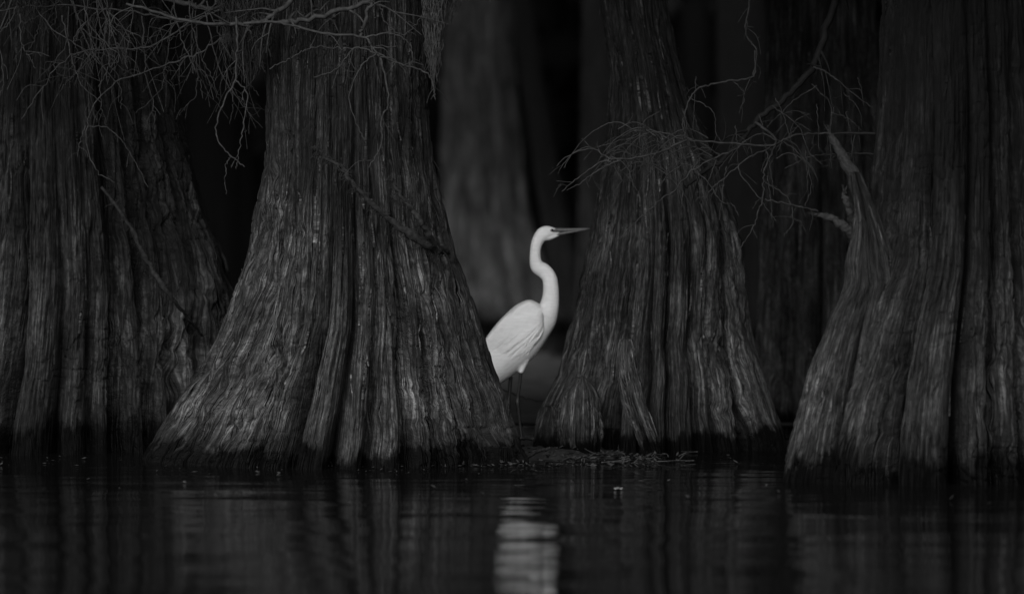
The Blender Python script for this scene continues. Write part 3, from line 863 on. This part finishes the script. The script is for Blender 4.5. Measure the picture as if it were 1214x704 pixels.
g = np.random.default_rng(81)
acc = Acc()
def litter(n, fx, fy, size, zf):
    for k in range(n):
        x = fx(); y = fy(x); z = zf(x, y)
        if size > 0.0075 and fbm(np.array([x * 5.0]), np.array([y * 5.0]), 91, 3)[0] < g.uniform(-0.35, 0.25): continue
        s = size * g.uniform(0.3, 1.0) ** 2 * 2.4; an = g.uniform(0, 6.28); ti = g.normal() * 0.35
        u = np.array([math.cos(an), math.sin(an), ti]) * s; w = np.array([-math.sin(an), math.cos(an), g.normal() * 0.3]) * s * g.uniform(0.25, 0.6)
        c = np.array([x, y, z + 0.003 + abs(ti) * s])
        acc.add([c - u, c - w, c + u, c + w], [[0, 1, 2, 3]])
litter(2600, lambda: g.uniform(-0.75, 0.6), lambda x: g.uniform(22.6, 24.6), 0.008, lambda x, y: max(0.001, bank_z(x, y)))
for k in range(70):
    x = g.uniform(-0.6, 0.8); y = g.uniform(22.8, 24.2); z = max(0.002, bank_z(x, y)) + 0.006
    an = g.uniform(0, 6.28); l = g.uniform(0.03, 0.12)
    p0 = np.array([x, y, z]); p1 = p0 + np.array([math.cos(an) * l, math.sin(an) * l, g.uniform(-0.004, 0.02)])
    tube(acc, catmull([p0, (p0 + p1) / 2 + g.normal(size=3) * 0.006, p1], 6), np.linspace(0.003, 0.0012, 6), 5)
acc.build('leaf_litter', M_LITTER, None, False)
tag(bpy.data.objects['leaf_litter'], 'small dead leaves scattered over the mud between the trunks', 'leaf litter', None, 'stuff')
acc = Acc()
litter(340, lambda: g.uniform(-2.2, 2.2), lambda x: 22.1 + abs(g.normal()) * 0.6 + (0.7 if x < -1.4 or x > 0.2 else 0), 0.006, lambda x, y: 0.001)
litter(60, lambda: g.uniform(-2.0, 2.0), lambda x: g.uniform(19.5, 22.2), 0.007, lambda x, y: 0.001)
acc.build('floating_debris', M_LITTER, None, False)
tag(bpy.data.objects['floating_debris'], 'tiny bits of plant debris floating along the waterline', 'debris', None, 'stuff')


def stick(pts, d, r0, r1, label, mat=None, side=2):
    acc = Acc()
    add_branch(acc, pts, d, r0, r1, g, side, 0.003, 0.07, 0.0)
    o = acc.build('dead_stick', mat or M_LIMB)
    tag(o, label, 'stick', 'dead sticks on the bank')


stick([(592, 557), (615, 547), (640, 534), (652, 530)], 23.25, 0.012, 0.007, 'thick dark stick slanting out of the water in front of the mud bank')
stick([(596, 461), (617, 470), (645, 477), (668, 479)], 25.4, 0.0035, 0.003, 'thin twig held level behind the egret legs', M_VINE, 1)
stick([(505, 551), (540, 546), (585, 549)], 23.1, 0.006, 0.004, 'thin stick lying along the foot of the broad cypress')
stick([(655, 543), (690, 541), (735, 545)], 23.5, 0.007, 0.004, 'low stick lying at the foot of the knobbly knee')
stick([(575, 545), (572, 520), (564, 500)], 22.95, 0.003, 0.0015, 'upright grassy stem at the right foot of the broad cypress', None, 1)

# pale leaf afloat
acc = Acc()
c = at(733, 581, 1.09 * FPX / (581 - HOR)); c.z = 0.004
th = np.linspace(0, 2 * math.pi, 17)[:-1]
vv = [(c.x, c.y, 0.006)] + [(c.x + 0.016 * math.cos(t), c.y + 0.028 * math.sin(t), 0.004 + 0.006 * math.cos(2 * t) ** 2) for t in th]
o = mesh_obj('floating_leaf', vv, [(0, 1 + k, 1 + (k + 1) % 16) for k in range(16)], M_LEAFW)
tag(o, 'single pale leaf floating on the dark water right of the egret reflection', 'leaf')

# ------------------------------------------------------------------ great egret
ED = 24.75
S = ED / FPX
egret = empty('great_egret', (at(612, 524, ED).x, ED, 0.0))
tag(egret, 'white great egret standing between two cypress trunks, neck raised, facing right', 'egret')


def ev(px, py, off=0.0):
    p = at(px, py, ED)
    return np.array([p.x, p.y + off * S, p.z])


def loft(st, sides=36, n=120):
    """st rows: x, y, in-plane radius, lateral radius (all in photo pixels) -> closed lofted surface"""
    st = np.array(st, dtype=float)
    c = catmull(st, n)
    p = c[:, :2]
    tn = np.gradient(p, axis=0); tn /= np.linalg.norm(tn, axis=1)[:, None]
    nr = np.stack([-tn[:, 1], tn[:, 0]], 1)
    th = np.linspace(0, 2 * math.pi, sides, endpoint=False)
    V = []
    for k in range(n):
        for t in th:
            q = p[k] + nr[k] * c[k, 2] * math.cos(t)
            V.append(ev(q[0], q[1], c[k, 3] * math.sin(t)))
    V.append(ev(*p[0])); V.append(ev(*p[-1]))
    F = []
    for k in range(n - 1):
        for j in range(sides):
            F.append((k * sides + j, k * sides + (j + 1) % sides, (k + 1) * sides + (j + 1) % sides, (k + 1) * sides + j))
    for j in range(sides):
        F.append((len(V) - 2, (j + 1) % sides, j))
        F.append((len(V) - 1, (n - 1) * sides + j, (n - 1) * sides + (j + 1) % sides))
    return V, F


def fused(name, shapes, voxel, mat, parent, smooth=4):
    """several closed lofts grown together into one continuous skin"""
    bm = bmesh.new()
    for V, F in shapes:
        vs_ = [bm.verts.new(v) for v in V]
        for q in F: bm.faces.new([vs_[i] for i in q])
    bmesh.ops.recalc_face_normals(bm, faces=bm.faces)
    me = bpy.data.meshes.new('tmp'); bm.to_mesh(me); bm.free()
    o = bpy.data.objects.new('tmp', me); COL.objects.link(o)
    md = o.modifiers.new('r', 'REMESH'); md.mode = 'VOXEL'; md.voxel_size = voxel; md.use_smooth_shade = True
    m2 = o.modifiers.new('s', 'SMOOTH'); m2.factor = 0.5; m2.iterations = smooth
    dg = bpy.context.evaluated_depsgraph_get()
    me2 = bpy.data.meshes.new_from_object(o.evaluated_get(dg))
    bpy.data.objects.remove(o); bpy.data.meshes.remove(me)
    co = np.empty(len(me2.vertices) * 3, dtype=np.float32); me2.vertices.foreach_get('co', co)
    co = co.reshape(-1, 3)
    lp = parent_loc(parent)
    me2.vertices.foreach_set('co', (co - np.array(lp, dtype=np.float32)).ravel())
    me2.polygons.foreach_set('use_smooth', np.ones(len(me2.polygons), dtype=bool))
    me2.materials.clear(); me2.materials.append(mat); me2.name = name
    ob = bpy.data.objects.new(name, me2); COL.objects.link(ob); ob.parent = parent
    return ob


trunk_l = loft([(536, 486, 3, 8), (550, 470, 10, 13), (568, 450, 18, 19), (588, 429, 25, 24), (610, 407, 28, 26), (630, 388, 24, 22), (643, 377, 18, 17), (650, 366, 12.5, 12),
                (652.6, 354, 10.2, 9.6), (653, 342, 9.2, 8.4), (651.5, 330, 8.7, 7.6), (645.5, 321.8, 8.8, 7.2), (637.3, 316.3, 8.2, 7.0), (634.8, 309, 7.0, 6.5), (634.4, 300, 6.3, 6.0), (635.4, 292, 6.4, 6.1), (638, 284.5, 7.0, 6.2),
                (643, 277.8, 8.0, 6.4), (649, 275.2, 7.4, 6.0), (655, 274.6, 5.2, 4.4), (660, 274.8, 3.2, 2.8), (664, 275, 1.4, 1.4)], 32, 150)
chin = loft([(644, 281, 4, 3.5), (650, 281, 4, 3.5), (657, 279.5, 2.8, 2.4), (664, 277.6, 1.4, 1.2)], 16, 20)
thigh1 = loft([(624, 406, 11, 8), (621, 420, 9, 7), (618.5, 432, 6.0, 4.5), (617.6, 442, 2.4, 2.2)], 16, 24)
thigh1 = ([v + np.array([0, -9 * S, 0]) for v in thigh1[0]], thigh1[1])
thigh2 = loft([(615, 412, 12, 8), (610, 428, 9, 7), (607, 439, 5, 4), (606, 447, 2.4, 2.4)], 16, 24)
thigh2 = ([v + np.array([0, 9 * S, 0]) for v in thigh2[0]], thigh2[1])
fused('body', [trunk_l, chin, thigh1, thigh2], 0.0042, M_FEATHER, egret, 2)


def wing(side):
    """folded wing: shell with layered coverts and long flight feathers"""
    # upper and lower outline along the wing from shoulder to tip (photo pixels)
    up = catmull([(641, 361), (628, 355.5), (613, 361), (599, 373), (587, 386), (574, 404), (560, 428), (548, 452), (540, 474)], 90)
    lo = catmull([(645, 376), (645.5, 393), (640, 405), (628, 419), (614, 430), (600, 440), (586, 451), (566, 466), (541, 477)], 90)
    ns, nt2 = 90, 64
    s = np.linspace(0, 1, ns)[:, None]; t = np.linspace(0, 1, nt2)[None, :]
    px = up[:, None, 0] * (1 - t) + lo[:, None, 0] * t
    py = up[:, None, 1] * (1 - t) + lo[:, None, 1] * t
    dome = np.sqrt(np.clip(1 - (2 * t - 1.0) ** 2, 0, 1)) ** 0.9
    th = 15 * np.sin(np.clip(s * 1.25 + 0.16, 0, 1) * math.pi) ** 0.6 + 9
    off = 7 + th * dome * (0.45 + 0.55 * np.sin(np.clip(0.12 + s * 0.95, 0, 1) * math.pi) ** 0.5)
    # feather edges: long gentle steps that run down the wing
    q = t * 4.6 + 1.5 * s * s + 0.16 * np.sin(s * 7 + 2 * t)
    fr = q - np.floor(q)
    step = (fr ** 1.6) * 0.7 * sstep(0.22, 0.5, s + 0.15 * t)
    q2 = s * 6.5 - t * 1.8 + 0.25 * np.sin(t * 22)
    cov = ((q2 - np.floor(q2)) ** 2) * 0.35 * (1 - sstep(0.30, 0.48, s))
    off = (off + step + cov) * side
    V = []
    for i2 in range(ns):
        for j2 in range(nt2):
            V.append(ev(px[i2, j2], py[i2, j2], off[i2, j2]))
    # inner face against the body
    for i2 in range(ns):
        for j2 in range(nt2):
            V.append(ev(px[i2, j2] * 0.98 + 0.02 * 600, py[i2, j2] * 0.98 + 0.02 * 415, 4 * side))
    F = []
    m = ns * nt2
    for i2 in range(ns - 1):
        for j2 in range(nt2 - 1):
            a0 = i2 * nt2 + j2
            F.append((a0, a0 + 1, a0 + nt2 + 1, a0 + nt2)); F.append((m + a0, m + a0 + nt2, m + a0 + nt2 + 1, m + a0 + 1))
    for i2 in range(ns - 1):
        for a0 in (i2 * nt2, i2 * nt2 + nt2 - 1):
            F.append((a0, a0 + nt2, m + a0 + nt2, m + a0))
    for j2 in range(nt2 - 1):
        for a0 in (j2, (ns - 1) * nt2 + j2):
            F.append((a0, a0 + 1, m + a0 + 1, m + a0))
    w_ = mesh_obj('wing', V, F, M_FEATHER, egret)
    # fine plumes that drape along the folded wing
    g_ = np.random.default_rng(500 + side)
    pa = Acc()
    for k in range(110):
        s0 = g_.uniform(0.08, 0.62); t0 = g_.uniform(0.06, 0.93); ln = g_.uniform(0.16, 0.36); dr = g_.normal() * 0.06 + 0.05
        m = 9
        ss = np.clip(s0 + ln * np.linspace(0, 1, m), 0, 1); ts = np.clip(t0 + dr * np.linspace(0, 1, m) ** 1.5, 0.03, 0.97)
        ii = (ss * (ns - 1)).astype(int); jj = (ts * (nt2 - 1)).astype(int)
        lift = np.linspace(-0.3, 0.55 + 0.5 * g_.random(), m) * side
        pw = 1.5 * np.sin(np.linspace(0.25, 1, m) * math.pi) + 0.15
        A_ = []; B_ = []
        for q in range(m):
            dx, dy = (lo[ii[q]] - up[ii[q]])[:2]; L_ = math.hypot(dx, dy); dx, dy = dx / L_, dy / L_
            fx_ = (ss[q] * (ns - 1)) - ii[q]
            X_, Y_ = px[ii[q], jj[q]], py[ii[q], jj[q]]
            if ii[q] < ns - 1:
                X_ += fx_ * (px[ii[q] + 1, jj[q]] - X_); Y_ += fx_ * (py[ii[q] + 1, jj[q]] - Y_)
            o_ = off[ii[q], jj[q]] + lift[q]
            A_.append(ev(X_ - dx * pw[q], Y_ - dy * pw[q], o_)); B_.append(ev(X_ + dx * pw[q], Y_ + dy * pw[q], o_ + 0.3 * side))
        i_ = np.arange(m - 1)
        pa.add(A_ + B_, np.stack([i_, i_ + 1, i_ + 1 + m, i_ + m], 1))
    pa.build('plumes', M_FEATHER, w_)
    return w_


wing(-1); wing(1)

# beak: two mandibles
def cone(st, name, mat, parent, sides=14, n=30, dy=0.0):
    V, F = loft(st, sides, n)
    V = [v + np.array([0, dy * S, 0]) for v in V]
    return mesh_obj(name, V, F, mat, parent)


bk = cone([(655.5, 272.6, 2.0, 2.4), (662, 272.8, 2.7, 2.4), (672, 272.6, 2.1, 1.7), (685, 271.9, 1.4, 1.0), (695, 271.2, 0.85, 0.6), (700, 271.2, 0.25, 0.25)], 'beak', M_BEAK, egret)
cone([(656, 278.6, 1.6, 2.0), (664, 277.2, 1.9, 1.8), (674, 275.4, 1.5, 1.3), (686, 273.4, 0.9, 0.8), (695, 272.1, 0.4, 0.4)], 'lower_mandible', M_BEAK, bk)
for sgn in (-1, 1):
    cone([(651.5, 273.2, 0.5, 0.4), (655, 273.4, 1.4, 0.8), (661, 273.6, 1.3, 0.7), (665, 273.8, 0.4, 0.3)], 'lore', M_LORE, egret, 10, 14, sgn * 4.6)
    bm = bmesh.new()
    bmesh.ops.create_uvsphere(bm, u_segments=16, v_segments=10, radius=1.35 * S)
    c = ev(654.6, 272.6, sgn * 4.9)
    V = [np.array(v.co) + c for v in bm.verts]
    F = [tuple(v.index for v in q.verts) for q in bm.faces]
    bm.free()
    mesh_obj('eye', V, F, M_EYE, egret)

# legs and feet
def leg(pts, rads, dy, foot):
    acc = Acc()
    P = [ev(x, y, dy) for x, y in pts]
    c = catmull(P, 40)
    tube(acc, c, np.interp(np.linspace(0, 1, 40), np.linspace(0, 1, len(rads)), rads) * S, 10)
    lg = acc.build('leg', M_LEG, egret)
    fa = Acc()
    b = c[-1]
    for an, ln in ((0.1, 26), (0.65, 22), (-0.55, 22), (math.pi, 18)):
        e = b + np.array([math.cos(an), -math.sin(an), 0]) * ln * S
        e[2] = foot
        mid = (b + e) / 2 + np.array([0, 0, 1.2 * S])
        tube(fa, catmull([b, mid, e], 10), np.array([1.7, 1.6, 1.5, 1.4, 1.5, 1.3, 1.2, 1.2, 0.9, 0.4]) * S, 8)
    fa.build('foot', M_LEG, lg)


leg([(617.8, 438), (616, 455), (614, 470), (613.6, 477), (615, 489), (617, 506), (618.5, 519)], [2.2, 1.7, 1.7, 3.0, 2.1, 1.6, 1.9], -9, 0.022)
leg([(606.3, 440), (604.6, 458), (603.2, 473), (602.6, 480), (603.6, 496), (605, 520)], [2.3, 2.1, 2.0, 2.8, 1.8, 1.8], 9, 0.02)
